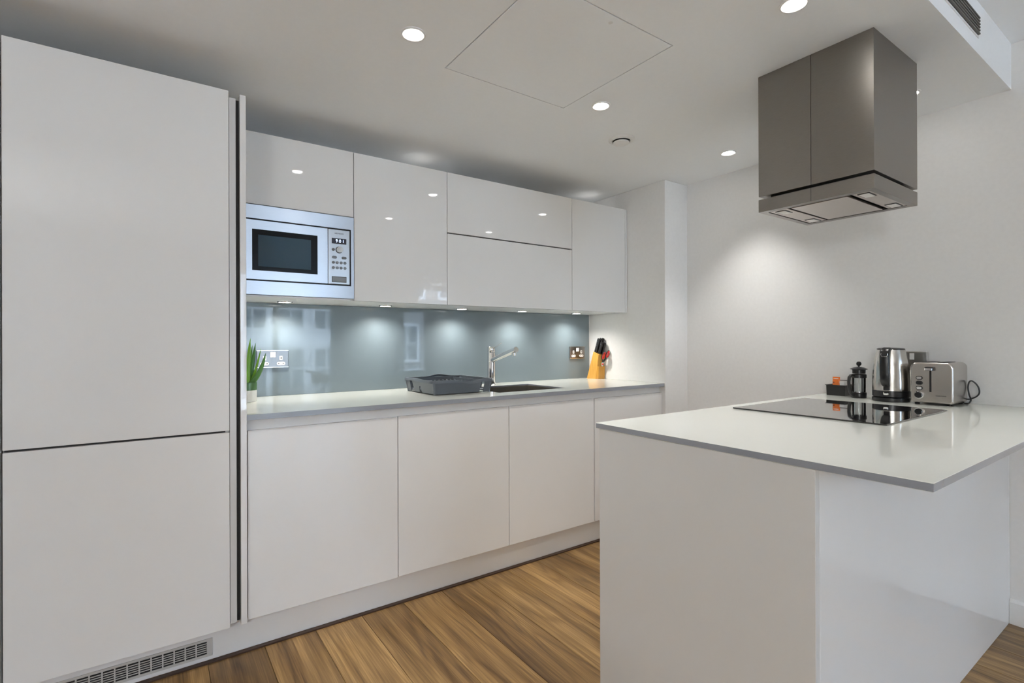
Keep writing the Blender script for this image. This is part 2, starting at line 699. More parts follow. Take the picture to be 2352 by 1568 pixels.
# ------------------------------------------------------------------ base units
labels = ['glossy white base cabinet nearest the tall fridge unit, below the aloe plant',
          'glossy white base cabinet under the grey dish rack',
          'glossy white base cabinet below the sink and tap',
          'glossy white base cabinet at the right end below the knife block']
for i in range(4):
    xa = X0 + .6 * i
    t = thing('base_cabinet', labels[i], 'cabinet', (xa, YB, 0), group='base cabinets')
    d = YW - YB
    B().box(.001, .599, .022, d - .001, .1325, .838 if i != 2 else .64).make('carcass', 'satin_white', t)
    zb = .1290 if i == 0 else .1325
    l, r_ = (.0015, .5985)
    if i == 2:
        r_ = .5955
        B().box(.585, .599, .0210, .0218, .15, .835).make('gap_shade_strip', 'black_matte', t)  # black strip laid in as the shade of the gap beside this door
    if i == 3:
        l, r_ = .004, .5985
    B().box(l, r_, 0, .0205, zb, .8427 if i else .841, .002).make('door', 'gloss_white', t)
tag(B().box(X0, X1 - .003, YB + .019, YB + .0215, .8385, .8828).make('handle_rail', 'satin_white'),
    'recessed white finger rail under the back worktop edge', 'rail')

# worktop with sink opening
SX0, SX1, SY0, SY1 = 1.505, 1.968, 2.265, 2.628
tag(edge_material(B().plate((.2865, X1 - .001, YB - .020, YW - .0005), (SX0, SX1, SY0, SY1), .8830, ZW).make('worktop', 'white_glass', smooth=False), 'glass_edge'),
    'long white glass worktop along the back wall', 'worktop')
s_ = thing('sink', 'dark undermounted sink bowl beside the dish rack', 'sink', ((SX0 + SX1) / 2, (SY0 + SY1) / 2, .70))
wx, wy = (SX1 - SX0) / 2 - .001, (SY1 - SY0) / 2 - .001
b = B()
b.box(-wx, wx, -wy, wy, 0, .003)
b.box(-wx, -wx + .003, -wy, wy, .003, .196)
b.box(wx - .003, wx, -wy, wy, .003, .196)
b.box(-wx + .003, wx - .003, -wy, -wy + .003, .003, .196)
b.box(-wx + .003, wx - .003, wy - .003, wy, .003, .196)
b.make('bowl', 'sink_steel', s_, smooth=False)
B().lathe([(0, .0035), (.03, .0035), (.042, .005), (.045, .0032)], (0, .06, 0)).make('drain', 'chrome', s_)

# tap
t = thing('mixer_tap', 'chrome single lever mixer tap with slanted spout behind the sink', 'tap', (1.738, 2.705, ZW))
B().lathe([(0, 0), (.029, 0), (.029, .004), (.0255, .007), (.0255, .148), (.0248, .149), (.0255, .150), (.0255, .202), (0, .202)]).make('body', 'chrome', t)
B().lathe([(0, .2035), (.0248, .2035), (.0255, .205), (.0255, .236), (.0240, .239), (0, .239)]).make('cap', 'chrome', t)
B().tube([(0, -.012, .155), (0, -.06, .168), (0, -.27, .224)], [.0165, .0165, .0165], 20).make('spout', 'chrome', t)
sp = t.children[-1]
B().lathe([(0, -.014), (.0105, -.014), (.012, -.012), (.012, .012), (0, .012)], (0, -.248, .200)).make('aerator', 'chrome', sp)
B().ribbon([(0, -.016, .226), (0, -.06, .240), (0, -.115, .262)], (1, 0, 0), [.012, .010, .008], [.004, .004, .003]).make('lever', 'chrome', t)

# splashback
tag(B().box(X0, X1 - .012, YW - .0065, YW - .0003, ZW + .0005, 1.372, .0008, 1).make('splashback', 'splash_glass'),
    'blue grey back painted glass splashback behind the worktop', 'splashback')

# ------------------------------------------------------------------ wall cabinets
ZUB, ZUT = 1.3735, 2.0835
U = [X0, .7905, 1.293, 2.1834, X1 - .003]
ul = ['white wall cabinet housing the built in microwave',
      'tall single door white wall cabinet right of the microwave',
      'wide white wall cabinet split into two lift up doors',
      'narrow white wall cabinet at the right end with an end panel']
for i in range(4):
    xa, xb = U[i], U[i + 1]
    t = thing('wall_cabinet', ul[i], 'cabinet', (xa, YU, ZUB), group='wall cabinets')
    w, d, h = xb - xa, YW - YU, ZUT - ZUB
    if i == 0:
        b = B()
        b.box(.001, .017, .021, d - .001, 0, h - .003)
        b.box(w - .017, w - .001, .021, d - .001, 0, h - .003)
        b.box(.017, w - .017, .004, d - .001, 0, .0065)
        b.box(.017, w - .017, .021, d - .001, .39, .406)
        b.box(.017, w - .017, .021, d - .001, h - .019, h - .003)
        b.box(.017, w - .017, d - .009, d - .001, .0065, .39)
        b.make('carcass', 'satin_white', t)
        B().box(.0015, w - .0015, 0, .0195, .3985, h, .0015).make('door', 'gloss_white', t)
    else:
        B().box(.001, w - .001, .021, d - .001, .0, h - .003).make('carcass', 'satin_white', t)
        if i == 2:
            B().box(.002, w - .002, .0197, .0206, .372, .398).make('gap_shade_strip', 'dark_gap', t)  # shade of the lift up door seam, set in as a dark strip
            B().box(.0015, w - .0015, 0, .0195, .3880, h, .0015).make('door', 'gloss_white', t)
            B().box(.0015, w - .0015, 0, .0195, -.001, .3815, .0015).make('door', 'gloss_white', t)
        elif i == 3:
            B().box(.0015, w - .020, 0, .0195, -.001, h, .0015).make('door', 'gloss_white', t)
            B().box(w - .0175, w - .0005, 0, .0205, -.001, h, .0012).make('end_panel', 'gloss_white', t)
        else:
            B().box(.0015, w - .0015, 0, .0195, -.001, h, .0015).make('door', 'gloss_white', t)

# under cabinet lights
UL = [.53, 1.042, 1.519, 1.967, 2.44]
ull = ['round under cabinet light below the microwave', 'round under cabinet light second from the microwave, above the rack side',
       'round under cabinet light left of the tap, third of five', 'round under cabinet light right of the tap, fourth of five',
       'round under cabinet light nearest the knife block']
for x, lb in zip(UL, ull):
    t = thing('under_cabinet_light', lb, 'light', (x, 2.687, ZUB), group='under cabinet lights')
    B().lathe([(.029, -.0003), (.035, -.0003), (.0345, -.003), (.032, -.005), (.0292, -.005), (.029, -.0003)]).make('ring', 'chrome', t)
    B().lathe([(0, -.0058), (.022, -.0055), (.0285, -.0040), (.0285, -.001), (0, -.001)]).make('lens', 'lens_under', t)
    l = bpy.data.lights.new('under_lamp', 'SPOT')
    l.energy = UNDER_W
    l.color = (1.0, .96, .90)
    l.spot_size = R(150)
    l.spot_blend = 1.0
    l.shadow_soft_size = .022
    o = bpy.data.objects.new('under_lamp', l)
    COL.objects.link(o)
    o.parent = t
    o.location = (0, 0, -.013)

# two small uplights standing on the cabinet tops
for x, lb in ((1.24, 'small uplight on top of the wall cabinets, glowing on the ceiling left'), (2.535, 'small uplight on top of the right end wall cabinet')):
    t = thing('cabinet_top_light', lb, 'light', (x, 2.66, ZUT - .003), group='cabinet top uplights')
    B().lathe([(0, 0), (.03, 0), (.03, .014), (.025, .018), (.0245, .013), (0, .013)]).make('housing', 'chrome', t)
    B().lathe([(0, .0135), (.024, .0135), (.024, .0155), (0, .0155)]).make('lens', 'lens_under', t)

# ------------------------------------------------------------------ microwave
MX0, MX1, MZ0, MZ1 = X0 + .002, .7885, 1.3815, 1.7675
mw = thing('microwave', 'built in stainless steel microwave showing 901 on its blue display', 'microwave', (0, YU, 0))
B().box(MX0 + .02, MX1 - .02, .012, .34, MZ0 + .006, MZ1 - .01).make('housing', 'black_matte', mw)


def frame_xz(b, o, h, y0, y1):
    ox0, ox1, oz0, oz1 = o
    hx0, hx1, hz0, hz1 = h
    def ring(r, y):
        x0, x1, z0, z1 = r
        return [b.bm.verts.new(p) for p in ((x0, y, z0), (x1, y, z0), (x1, y, z1), (x0, y, z1))]
    A, Bk, H, Hk = ring(o, y0), ring(o, y1), ring(h, y0), ring(h, y1)
    for i in range(4):
        j = (i + 1) % 4
        b.bm.faces.new((A[i], A[j], H[j], H[i]))
        b.bm.faces.new((Bk[j], Bk[i], Hk[i], Hk[j]))
        b.bm.faces.new((A[i], A[j], Bk[j], Bk[i]))
        b.bm.faces.new((H[j], H[i], Hk[i], Hk[j]))
    return b


IN = (.305, .7745, 1.440, 1.7085)
frame_xz(B(), (MX0, MX1, MZ0, MZ1), IN, -.006, .011).make('trim_frame', 'microwave_steel', mw, smooth=False)
B().box(IN[0], IN[1], .002, .0115, IN[2], IN[3]).make('shadow_gap', 'black_matte', mw)
door = frame_xz(B(), (.312, .6655, 1.4465, 1.7015), (.3495, .6205, 1.485, 1.6625), -.008, .001).make('door', 'microwave_steel', mw, smooth=False)
frame_xz(B(), (.3497, .6203, 1.4852, 1.6623), (.373, .592, 1.503, 1.6395), -.0085, -.002).make('window_border', 'oven_border', door, smooth=False)
B().box(.3732, .5918, -.0082, -.003, 1.5032, 1.6393).make('window_glass', 'oven_glass', door)
cp = B().box(.6685, .7675, -.008, .001, 1.4465, 1.7015, .0015).make('control_panel', 'panel_silver', mw)
B().box(.684, .752, -.0092, -.0075, 1.635, 1.661, .0005, 1).make('display', 'display', cp)
RX = Matrix.Rotation(R(90), 4, 'X')
text_mesh('display_digits', '9 0 1', .021, 'display_digits', cp, Matrix.Translation((.722, -.0096, 1.648)) @ RX, width=.036)
text_mesh('brand_text', 'SIEMENS', .0085, 'print_dark', cp, Matrix.Translation((.718, -.0083, 1.6835)) @ RX, width=.041)


def ydisc(b, x, z, rx, rz, y0, y1, n=20):
    pts = [(x + rx * math.cos(2 * math.pi * k / n), z + rz * math.sin(2 * math.pi * k / n)) for k in range(n)]
    b.prism(pts, lambda u, v, w: (u, w, v), y0, y1)
    return b


def pill(w, h, n=8):
    r = h / 2
    p = []
    for k in range(n + 1):
        a = -math.pi / 2 + math.pi * k / n
        p.append((w / 2 - r + r * math.cos(a), r * math.sin(a)))
    for k in range(n + 1):
        a = math.pi / 2 + math.pi * k / n
        p.append((-w / 2 + r + r * math.cos(a), r * math.sin(a)))
    return p


ydisc(B(), .718, 1.607, .0168, .0158, -.0088, -.0075).make('dial_ring', 'print_dark', cp)
dl = ydisc(B(), .718, 1.607, .0148, .0138, -.022, -.0085).make('dial', 'steel', cp)
ydisc(B(), .691, 1.607, .0075, .0068, -.0105, -.0075).make('button', 'grey_button', cp)
for x in (.696, .741):
    B().prism([(x + a, 1.571 + c) for a, c in pill(.023, .0125)], lambda u, v, w: (u, w, v), -.0105, -.0075).make('button', 'grey_button', cp)
bt = ydisc(B(), 0, 0, .007, .0066, -.0105, -.0075).make('button', 'grey_button', data_only=True)
for z in (1.547, 1.5225):
    for x in (.691, .709, .727, .745):
        o = bpy.data.objects.new('button', bt)
        COL.objects.link(o); o.parent = cp; o.location = (x, 0, z)
B().box(.684, .752, -.0087, -.0078, 1.455, 1.482).make('release_border', 'print_dark', cp)
B().box(.6855, .7505, -.0115, -.0086, 1.4565, 1.4805, .001, 1).make('release_button', 'grey_button', cp)

# ------------------------------------------------------------------ sockets


def socket(label, loc, rz, w=.147, h=.088, rockers=2, outlets=True):
    """plate faces local -Y"""
    t = thing('wall_socket', label, 'socket', loc, rz, 'steel wall sockets')
    B().box(-w / 2, w / 2, -.007, -.0003, -h / 2, h / 2, .0018).make('plate', 'socket_steel', t)
    B().box(-w / 2, w / 2, -.0085, -.0072, h / 2 - .0035, h / 2, .0003, 1).make('plate_edge', 'socket_edge', t)
    B().box(-w / 2, w / 2, -.0085, -.0072, -h / 2, -h / 2 + .0035, .0003, 1).make('plate_edge', 'socket_edge', t)
    if outlets:
        for s in (-1, 1):
            xo = s * .038
            e = B().box(xo - .0075, xo + .0075, -.0088, -.0068, -.0065, .0145, .001, 1).make('earth_insert', 'white_plastic', t)
            B().box(xo - .0022, xo + .0022, -.0092, -.0086, -.0005, .009).make('earth_slot', 'black_matte', e)
            p = B().prism([(xo + a, -.024 + c) for a, c in pill(.040, .0165)], lambda u, v, w_: (u, w_, v), -.0088, -.0068).make('pin_insert', 'white_plastic', t)
            for q in (-1, 1):
                B().box(xo + q * .011 - .0035, xo + q * .011 + .0035, -.0092, -.0086, -.0258, -.0222).make('pin_slot', 'black_matte', p)
        for k in range(rockers):
            xo = (k - (rockers - 1) / 2) * .0135
            B().box(xo - .006, xo + .006, -.0105, -.0068, .008, .034, .001, 1).make('rocker_switch', 'white_plastic', t)
    else:
        B().box(.006, .024, -.0105, -.0068, .006, .036, .001, 1).make('rocker_switch', 'white_plastic', t)
    return t


socket('double steel wall socket behind the aloe plant', (.4955, YW - .0068, 1.091), 0)
socket('double steel wall socket on the splashback beside the knife block', (2.5555, YW - .0068, 1.093), 0)
socket('steel switched outlet on the right wall behind kettle and toaster', (X2 - .0003, .902, 1.078), R(-90), .147, .087, outlets=False)

# ------------------------------------------------------------------ aloe in a pot
t = thing('potted_aloe', 'small green aloe in a white and green pot by the end panel', 'plant', (.357, 2.615, ZW))
B().lathe([(0, 0), (.034, 0), (.0355, .003), (.0365, .052), (.0365, .0525)]).lathe([(0, .0515), (.0365, .0520)]).make('pot', 'pot_white', t)
B().lathe([(.0366, .0526), (.037, .086), (.0365, .0885), (.033, .0885), (.0325, .08), (.0325, .0527), (.0366, .0526)]).make('pot_band', 'pot_green', t)
B().lathe([(0, .079), (.0322, .079), (.0322, .076), (0, .076)]).make('soil', 'soil', t)


def leaf(tip, base, bend, w, th, material):
    base, tip = Vector(base), Vector(tip)
    n = 9
    mid = (base + tip) / 2 + Vector(bend)
    pts, ws, ts = [], [], []
    for i in range(n + 1):
        u = i / n
        p = base * (1 - u) ** 2 + mid * 2 * u * (1 - u) + tip * u ** 2
        pts.append(p)
        k = (1 - u) ** .75 * (0.8 + .6 * u)
        ws.append(max(w * k, .0008))
        ts.append(max(th * k, .0006))
    d = (tip - base)
    side = Vector((d.y, -d.x, 0))
    if side.length < .01:
        side = Vector((1, 0, 0))
    view = Vector((.13, .99, 0))
    side = (d.cross(view)).normalized()
    B().ribbon(pts, side, ws, ts).make('leaf', material, t)


leaf((.009, -.01, .29), (-.004, -.012, .080), (-.006, -.01, .0), .026, .009, 'leaf_green')
leaf((.070, -.028, .222), (.008, -.016, .080), (.012, -.012, -.022), .030, .010, 'leaf_dark')
leaf((.034, .016, .268), (.006, .012, .080), (.002, 0, .0), .026, .008, 'leaf_dark')
leaf((.022, .022, .258), (.0, .016, .080), (-.002, 0, .0), .022, .008, 'leaf_dark')
leaf((.056, .012, .243), (.012, .004, .080), (.004, 0, -.01), .016, .006, 'leaf_green')
leaf((-.045, .0, .25), (-.012, .004, .080), (-.01, 0, -.01), .024, .008, 'leaf_green')
leaf((-.062, -.02, .20), (-.014, -.01, .080), (-.012, 0, -.02), .024, .008, 'leaf_dark')

# ------------------------------------------------------------------ dish rack
rk = thing('dish_rack', 'charcoal grey plastic dish draining rack left of the sink', 'rack', (1.160, 2.335, ZW))
RW, RD, RH = .330, .325, .070
TX0, TX1, TY0, TY1 = -.022, .352, -.018, .345   # top rim


def rack_pt(u, v, z):
    """u, v in 0..1 across, z height; walls flare outwards to the top"""
    k = z / RH
    x0, x1 = (TX0 + .012) * k, RW + (TX1 - .012 - RW) * k
    y0, y1 = (TY0 + .010) * k, RD + (TY1 - .010 - RD) * k
    return Vector((x0 + (x1 - x0) * u, y0 + (y1 - y0) * v, z))


def wall_poly(notches):
    p = [(0, .004)]
    for a, c, hh, tp in notches:
        p += [(a, .004), (a + tp, hh), (c - tp * .2, hh), (c, .004)]
    p += [(1, .004), (1, RH), (0, RH)]
    return p


th = .010
b = B()
b.prism(wall_poly([(.80, .875, .058, .008)]), lambda u, v, w: rack_pt(u, w, v), 0, th)
b.prism(wall_poly([]), lambda u, v, w: rack_pt(u, 1 - w, v), 0, th)
b.prism(wall_poly([(.44, .52, .036, .03), (.72, .86, .060, .045)]), lambda u, v, w: rack_pt(w, u, v), 0, th)
b.prism(wall_poly([(.14, .28, .060, .05)]), lambda u, v, w: rack_pt(1 - w, u, v), 0, th)
for (u, v) in ((.014, .014), (.986, .014), (.014, .986), (.986, .986)):
    p0, p1 = rack_pt(u, v, .002), rack_pt(u, v, RH)
    b.tube([p0, p1], [.0075, .0085], 12)
b.make('tub', 'rack_plastic', rk)
fl = B()
fl.prism([(.03, .03), (.97, .03), (.97, .97), (.03, .97)], lambda u, v, w: rack_pt(u, v, w), .012, .016)
flo = fl.make('tray_floor', 'rack_plastic', rk)
# wavy rim swept round the top
rim = []
NR = 26
for side in range(4):
    for i in range(NR):
        u = i / NR
        if side == 0:
            x, y = TX0 + (TX1 - TX0) * u, TY0
            z = RH - .010 * math.exp(-((u - .62) / .13) ** 2)
        elif side == 1:
            x, y = TX1, TY0 + (TY1 - TY0) * u
            z = RH
        elif side == 2:
            x, y = TX1 - (TX1 - TX0) * u, TY1
            z = RH + .012 * math.exp(-((u - .42) / .14) ** 2)
        else:
            x, y = TX0, TY1 - (TY1 - TY0) * u
            z = RH + .004 * math.exp(-((u - .35) / .2) ** 2)
        rim.append(Vector((x, y, z)))
cx, cy = (TX0 + TX1) / 2, (TY0 + TY1) / 2
hw, hd = (TX1 - TX0) / 2, (TY1 - TY0) / 2
rc = .030


def inset(p, d, dz):
    # rounded-rectangle projection of a rim point, pulled inwards by d
    dx, dy = p.x - cx, p.y - cy
    ax, ay = hw - rc, hd - rc
    qx, qy = max(-ax, min(ax, dx)), max(-ay, min(ay, dy))
    ox, oy = dx - qx, dy - qy
    L_ = math.hypot(ox, oy) or 1
    r_ = rc - d
    return Vector((cx + qx + ox / L_ * r_, cy + qy + oy / L_ * r_, p.z + dz))


b = B()
b.ang = 60
sec = ((.0, -.006), (.0, -.010), (.003, -.009), (.004, -.001), (.016, .001), (.016, .0035), (.003, .004))
loops = [[b.bm.verts.new(inset(p, d, dz)) for p in rim] for d, dz in sec]
n = len(rim)
for a, c in zip(loops, loops[1:] + loops[:1]):
    for i in range(n):
        b.bm.faces.new((a[i], a[(i + 1) % n], c[(i + 1) % n], c[i]))
b.make('rim', 'rack_plastic', rk)
pr_ = B().lathe([(0, .0), (.0075, 0), (.0065, .030), (.004, .042), (0, .044)], n=10).make('prong', 'rack_plastic', data_only=True)
for row in range(3):
    for i in range(9):
        o = bpy.data.objects.new('prong', pr_)
        COL.objects.link(o); o.parent = rk
        o.location = (.050 + .0245 * i, .07 + .085 * row, .016)
b = B()
b.box(.268, .272, .02, .30, .012, .068)
b.box(.272, .322, .155, .159, .012, .066)
b.make('cutlery_divider', 'rack_plastic', rk)

# ------------------------------------------------------------------ knife block, knives, scissors
kb = thing('knife_block', 'slanted bamboo knife block in the worktop corner', 'knife block', (2.622, 2.776, ZW))
KW = .064
B().prism([(0, 0), (-.088, 0), (-.110, .105), (-.122, .176), (-.070, .196)], lambda u, v, w: (w, u, v), 0, KW).make('block', 'bamboo', kb)
pk = B()
pk.prism([(-.113, .0005), (-.118, .0005), (-.121, .090), (-.116, .091)], lambda u, v, w: (w, u, v), .001, KW - .001)
for wa in (.001, KW - .007):
    pk.prism([(-.0885, .0005), (-.1128, .0005), (-.1158, .091), (-.1082, .094)], lambda u, v, w: (w, u, v), wa, wa + .006)
pk.make('scissor_pocket', 'pine_dark', kb)
lean = Vector((0, -.070, .196)).normalized()


def knife(label, x, s, length, w, thick):
    """s: position along the sloping top from back (0) to front (1)"""
    top_a, top_b = Vector((0, -.070, .196)), Vector((0, -.122, .176))
    p = Vector((2.622, 2.776, ZW)) + Vector((x, 0, 0)) + top_a.lerp(top_b, s)
    k = thing('kitchen_knife', label, 'knife', p, group='knives in the knife block')
    side = Vector((1, 0, 0)).cross(lean)
    q0, q1 = lean * .0005, lean * length
    h_ = B().ribbon([q0, q0.lerp(q1, .12), q0.lerp(q1, .5), q0.lerp(q1, .88), q1], side, [w * .9, w, w * .92, w * 1.05, w * .8], [thick * .9, thick, thick, thick, thick * .8]).make('handle', 'black_plastic', k)
    for f in (.2, .5, .8):
        q = q0.lerp(q1, f)
        m_ = Matrix.Translation(q) @ Matrix.Rotation(R(90), 4, 'Y')
        B().lathe([(0, -thick * .56), (.0022, -thick * .56), (.0022, thick * .56), (0, thick * .56)], n=10, mtx=m_).make('rivet', 'chrome', h_)


knife('large black handled knife at the back left of the knife block', .012, .20, .105, .026, .014)
knife('black handled knife in the middle of the back knife row', .032, .20, .108, .026, .014)
knife('black handled knife at the back right of the knife block', .052, .22, .108, .024, .014)
knife('black handled knife at the front left slot with bright rivets', .018, .72, .092, .022, .013)
knife('short black handled knife at the front right slot of the block', .046, .78, .085, .020, .013)

scx, scy, scz = 2.658, 2.6570, 1.000
sc_ = thing('scissors', 'red and black handled kitchen scissors in the knife block pocket', 'scissors', (scx, scy, scz))
sl = Vector((0.0, -.42, .90)).normalized()
B().ribbon([sl * -.035, sl * .0, sl * .032], (0.6, -.75, -.3), [.012, .014, .016], .004).make('blade', 'steel', sc_)
hb_ = B()
for s in (-1, 1):
    ctr = sl * .085 + Vector((s * .016, -.004 * s, s * .004))
    uu = sl
    vv = Vector((1, 0, 0))
    loop = [ctr + uu * (.028 * math.cos(a)) + vv * (.0125 * math.sin(a)) for a in [2 * math.pi * k / 20 for k in range(21)]]
    hb_.tube(loop, .0045, 8, caps=False)
    hb_.tube([sl * .028, ctr - uu * .026], [.007, .006], 8)
hb_.make('handle', 'black_plastic', sc_)
hr_ = B()
for s in (-1, 1):
    ctr = sl * .085 + Vector((s * .016, -.004 * s, s * .004)) + Vector((-.001, -.0025, 0))
    loop = [ctr + sl * (.0245 * math.cos(a)) + Vector((1, 0, 0)) * (.0095 * math.sin(a)) for a in [2 * math.pi * k / 20 for k in range(21)]]
    hr_.tube(loop, .0042, 8, caps=False)
hr_.make('grip_insert', 'red_plastic', sc_)
B().lathe([(0, -.004), (.005, -.004), (.005, .004), (0, .004)], n=12, mtx=Matrix.Translation(sl * .012 + Vector((0, -.003, 0))) @ Matrix.Rotation(R(70), 4, 'X')).make('pivot', 'red_plastic', sc_)

# ------------------------------------------------------------------ island
XI, YI0, YI1 = 1.2277, .3404, 1.2572
YIB = .5565
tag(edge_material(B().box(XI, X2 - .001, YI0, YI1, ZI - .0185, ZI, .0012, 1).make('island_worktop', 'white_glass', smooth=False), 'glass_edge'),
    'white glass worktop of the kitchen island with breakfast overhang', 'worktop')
t = thing('island_cabinet', 'glossy white kitchen island base joined to the right wall', 'island', (1.230, YIB, 0))
LW, LD = X2 - .001 - 1.230, 1.243 - YIB
B().box(.0205, LW, .0205, LD - .022, .0005, ZI - .019).make('carcass', 'satin_white', t)
B().box(0, .020, 0, LD, .0005, ZI - .019, .0008, 1).make('side_panel', 'island_side_shaded', t)
B().box(.0204, LW, 0, .020, .0005, ZI - .019, .0010, 1).make('front_panel', 'gloss_white', t)
for k in range(3):
    a = .022 + (LW - .022) / 3 * k
    B().box(a + .0015, a + (LW - .022) / 3 - .0015, LD - .0215, LD - .002, .1, ZI - .06, .0015).make('door', 'gloss_white', t)

# hob
t = thing('hob', 'black glass induction hob flush on the island worktop', 'hob', (2.225, .922, ZI))
B().box(-.296, .296, -.267, .267, .0002, .0055, .0018).make('glass', 'black_glass', t)

# extractor hood
HDX0, HDX1, HDY0, HDY1, HDZ = 1.9558, 2.3484, .6971, 1.0923, 1.6784
hd_ = thing('extractor_hood', 'boxy dark steel ceiling extractor hood hanging over the hob', 'extractor hood', ((HDX0 + HDX1) / 2, (HDY0 + HDY1) / 2, ZC))
hx, hy = (HDX1 - HDX0) / 2, (HDY1 - HDY0) / 2
zt0 = HDZ - ZC
gz_lo, gz_hi = 1.7275 - ZC, 1.7390 - ZC
seam = .896 - (HDY0 + HDY1) / 2
# chimney skin: near and far panel with a fine seam on the side faces
for (ya, yb) in ((-hy, seam - .0006), (seam + .0006, hy)):
    B().box(-hx, hx, ya, yb, gz_hi, -.0005, .0008, 1).make('chimney_panel', 'hood_steel', hd_)
B().box(-hx + .032, hx - .032, -hy + .032, hy - .032, gz_lo - .005, gz_hi + .005).make('shadow_gap', 'black_matte', hd_)
# lower band: four sides + a face frame below
def hood_band():
    b = B()
    w = .004
    b.plate((-hx, hx, -hy, hy), (-hx + w, hx - w, -hy + w, hy - w), zt0 + .002, gz_lo)
    b.plate((-hx, hx, -hy, hy), (-hx + .030, hx - .030, -hy + .022, hy - .022), zt0, zt0 + .002)
    b.box(-hx + w, hx - w, -hy + w, hy - w, gz_lo - .003, gz_lo - .0005)
    return b
band = hood_band().make('lower_band', 'hood_steel', hd_, smooth=False)
B().box(-hx - .0003, -hx, seam - .0006, seam + .0006, zt0 + .001, gz_lo - .0005).make('band_seam', 'black_matte', band)
B().box(-hx + .006, hx - .006, -hy + .006, hy - .006, zt0 + .016, zt0 + .018).make('dark_cavity', 'black_matte', hd_)
ym = (HDY0 + HDY1) / 2
B().box(-hx + .034, hx - .050, .792 - ym, .984 - ym, zt0 - .002, zt0 + .006, .001).make('filter_panel', 'hood_under_steel', hd_)
for (ya, yb) in ((.716 - ym, .778 - ym), (1.000 - ym, 1.066 - ym)):
    lp = B().box(-hx + .032, hx - .034, ya, yb, zt0 + .001, zt0 + .008, .001).make('lamp_panel', 'hood_under_steel', hd_)
    for xa in (-hx + .050, hx - .105):
        B().box(xa - .004, xa + .059, (ya + yb) / 2 - .019, (ya + yb) / 2 + .019, zt0 - .0005, zt0 + .002, .0005, 1).make('lamp_frame', 'black_plastic', lp)
        B().box(xa, xa + .055, (ya + yb) / 2 - .015, (ya + yb) / 2 + .015, zt0 - .002, zt0 + .001, .0006, 1).make('lamp_lens', 'pot_white', lp)

# ------------------------------------------------------------------ things on the island
# kettle
kt = thing('kettle', 'brushed steel cordless kettle with black handle and base', 'kettle', (2.752, .918, ZI), R(185.5))
B().lathe([(0, .0005), (.070, .0005), (.0715, .004), (.0705, .017), (.064, .0195), (0, .0195)], n=48).make('power_base', 'black_plastic', kt)
B().lathe([(0, .021), (.066, .021), (.0705, .023), (.0708, .0485), (0, .0485)], n=48).make('lower_band', 'black_plastic', kt)
B().lathe([(.0690, .049), (.0705, .050), (.0708, .085), (.0688, .130), (.0640, .175), (.0580, .210), (.0535, .232), (.0520, .2335), (0, .2335)], n=64).make('body', 'steel', kt)
B().lathe([(.0525, .2337), (.0530, .237), (.046, .2405), (.020, .2425), (0, .2425)], n=48).make('lid', 'black_plastic', kt)
pts = [(.038, 0, .238), (.062, 0, .2395), (.082, 0, .236), (.0945, 0, .224), (.0995, 0, .200), (.1005, 0, .160), (.0985, 0, .120), (.0945, 0, .094), (.0860, 0, .080), (.0720, 0, .074)]
hd = B().ribbon(pts, (0, 1, 0), [.030, .034, .036, .036, .036, .036, .036, .034, .031, .028], [.007, .010, .013, .015, .017, .018, .018, .017, .015, .014]).make('handle', 'black_plastic', kt)
frame = [Vector((.0955 + .0055, y, z)) for y, z in ((-.012, .221), (-.012, .206), (0, .203), (.012, .206), (.012, .221), (-.012, .221))]
B().tube([Vector((.0975, -.011, .226)), Vector((.1065, -.0125, .212)), Vector((.1072, -.009, .203)), Vector((.1072, .009, .203)), Vector((.1065, .0125, .212)), Vector((.0975, .011, .226))], .0012, 6).make('lid_button', 'chrome', hd)
B().box(.064, .0735, -.012, .012, .052, .078, .003).make('switch_housing', 'black_plastic', kt)
B().lathe([(0, -.005), (.011, -.004), (.012, 0), (.011, .004), (0, .005)], n=16, mtx=Matrix.Translation((.079, 0, .040)) @ Matrix.Rotation(R(20), 4, 'Y')).make('switch', 'chrome', kt)
B().prism([(-.075, .226), (-.050, .231), (-.050, .195)], lambda u, v, w: (u, w, v), -.012, .012).make('spout', 'steel', kt)

# toaster
TS = thing('toaster', 'two slice brushed steel toaster with black knob beside the kettle', 'toaster', (2.700, .7565, ZI))
TWd, TDp, TZ0, TZ1 = .148, .192, .008, .180


def rrect(w, z0, z1, r, n=6, rb=.010):
    p = []
    def arc(cy, cz, r_, a0):
        for k in range(n + 1):
            a = a0 + math.pi / 2 * k / n
            p.append((cy + r_ * math.cos(a), cz + r_ * math.sin(a)))
    arc(w / 2 - r, z1 - r, r, 0)
    arc(-w / 2 + r, z1 - r, r, math.pi / 2)
    arc(-w / 2 + rb, z0 + rb, rb, math.pi)
    arc(w / 2 - rb, z0 + rb, rb, 3 * math.pi / 2)
    return p


def toaster_body():
    b = B()
    secs = [(0.0, .006), (.0012, .0035), (.0035, .0012), (.007, 0), (TDp - .007, 0), (TDp - .0035, .0012), (TDp - .0012, .0035), (TDp, .006)]
    loops = []
    for x, ins in secs:
        loops.append([b.bm.verts.new((x, y, z)) for y, z in rrect(TWd - 2 * ins, TZ0 + ins, TZ1 - ins, .022 - ins * .5)])
    n = len(loops[0])
    for a, c in zip(loops, loops[1:]):
        for i in range(n):
            b.bm.faces.new((a[i], a[(i + 1) % n], c[(i + 1) % n], c[i]))
    b.bm.faces.new(list(reversed(loops[0])))
    b.bm.faces.new(loops[-1])
    return b


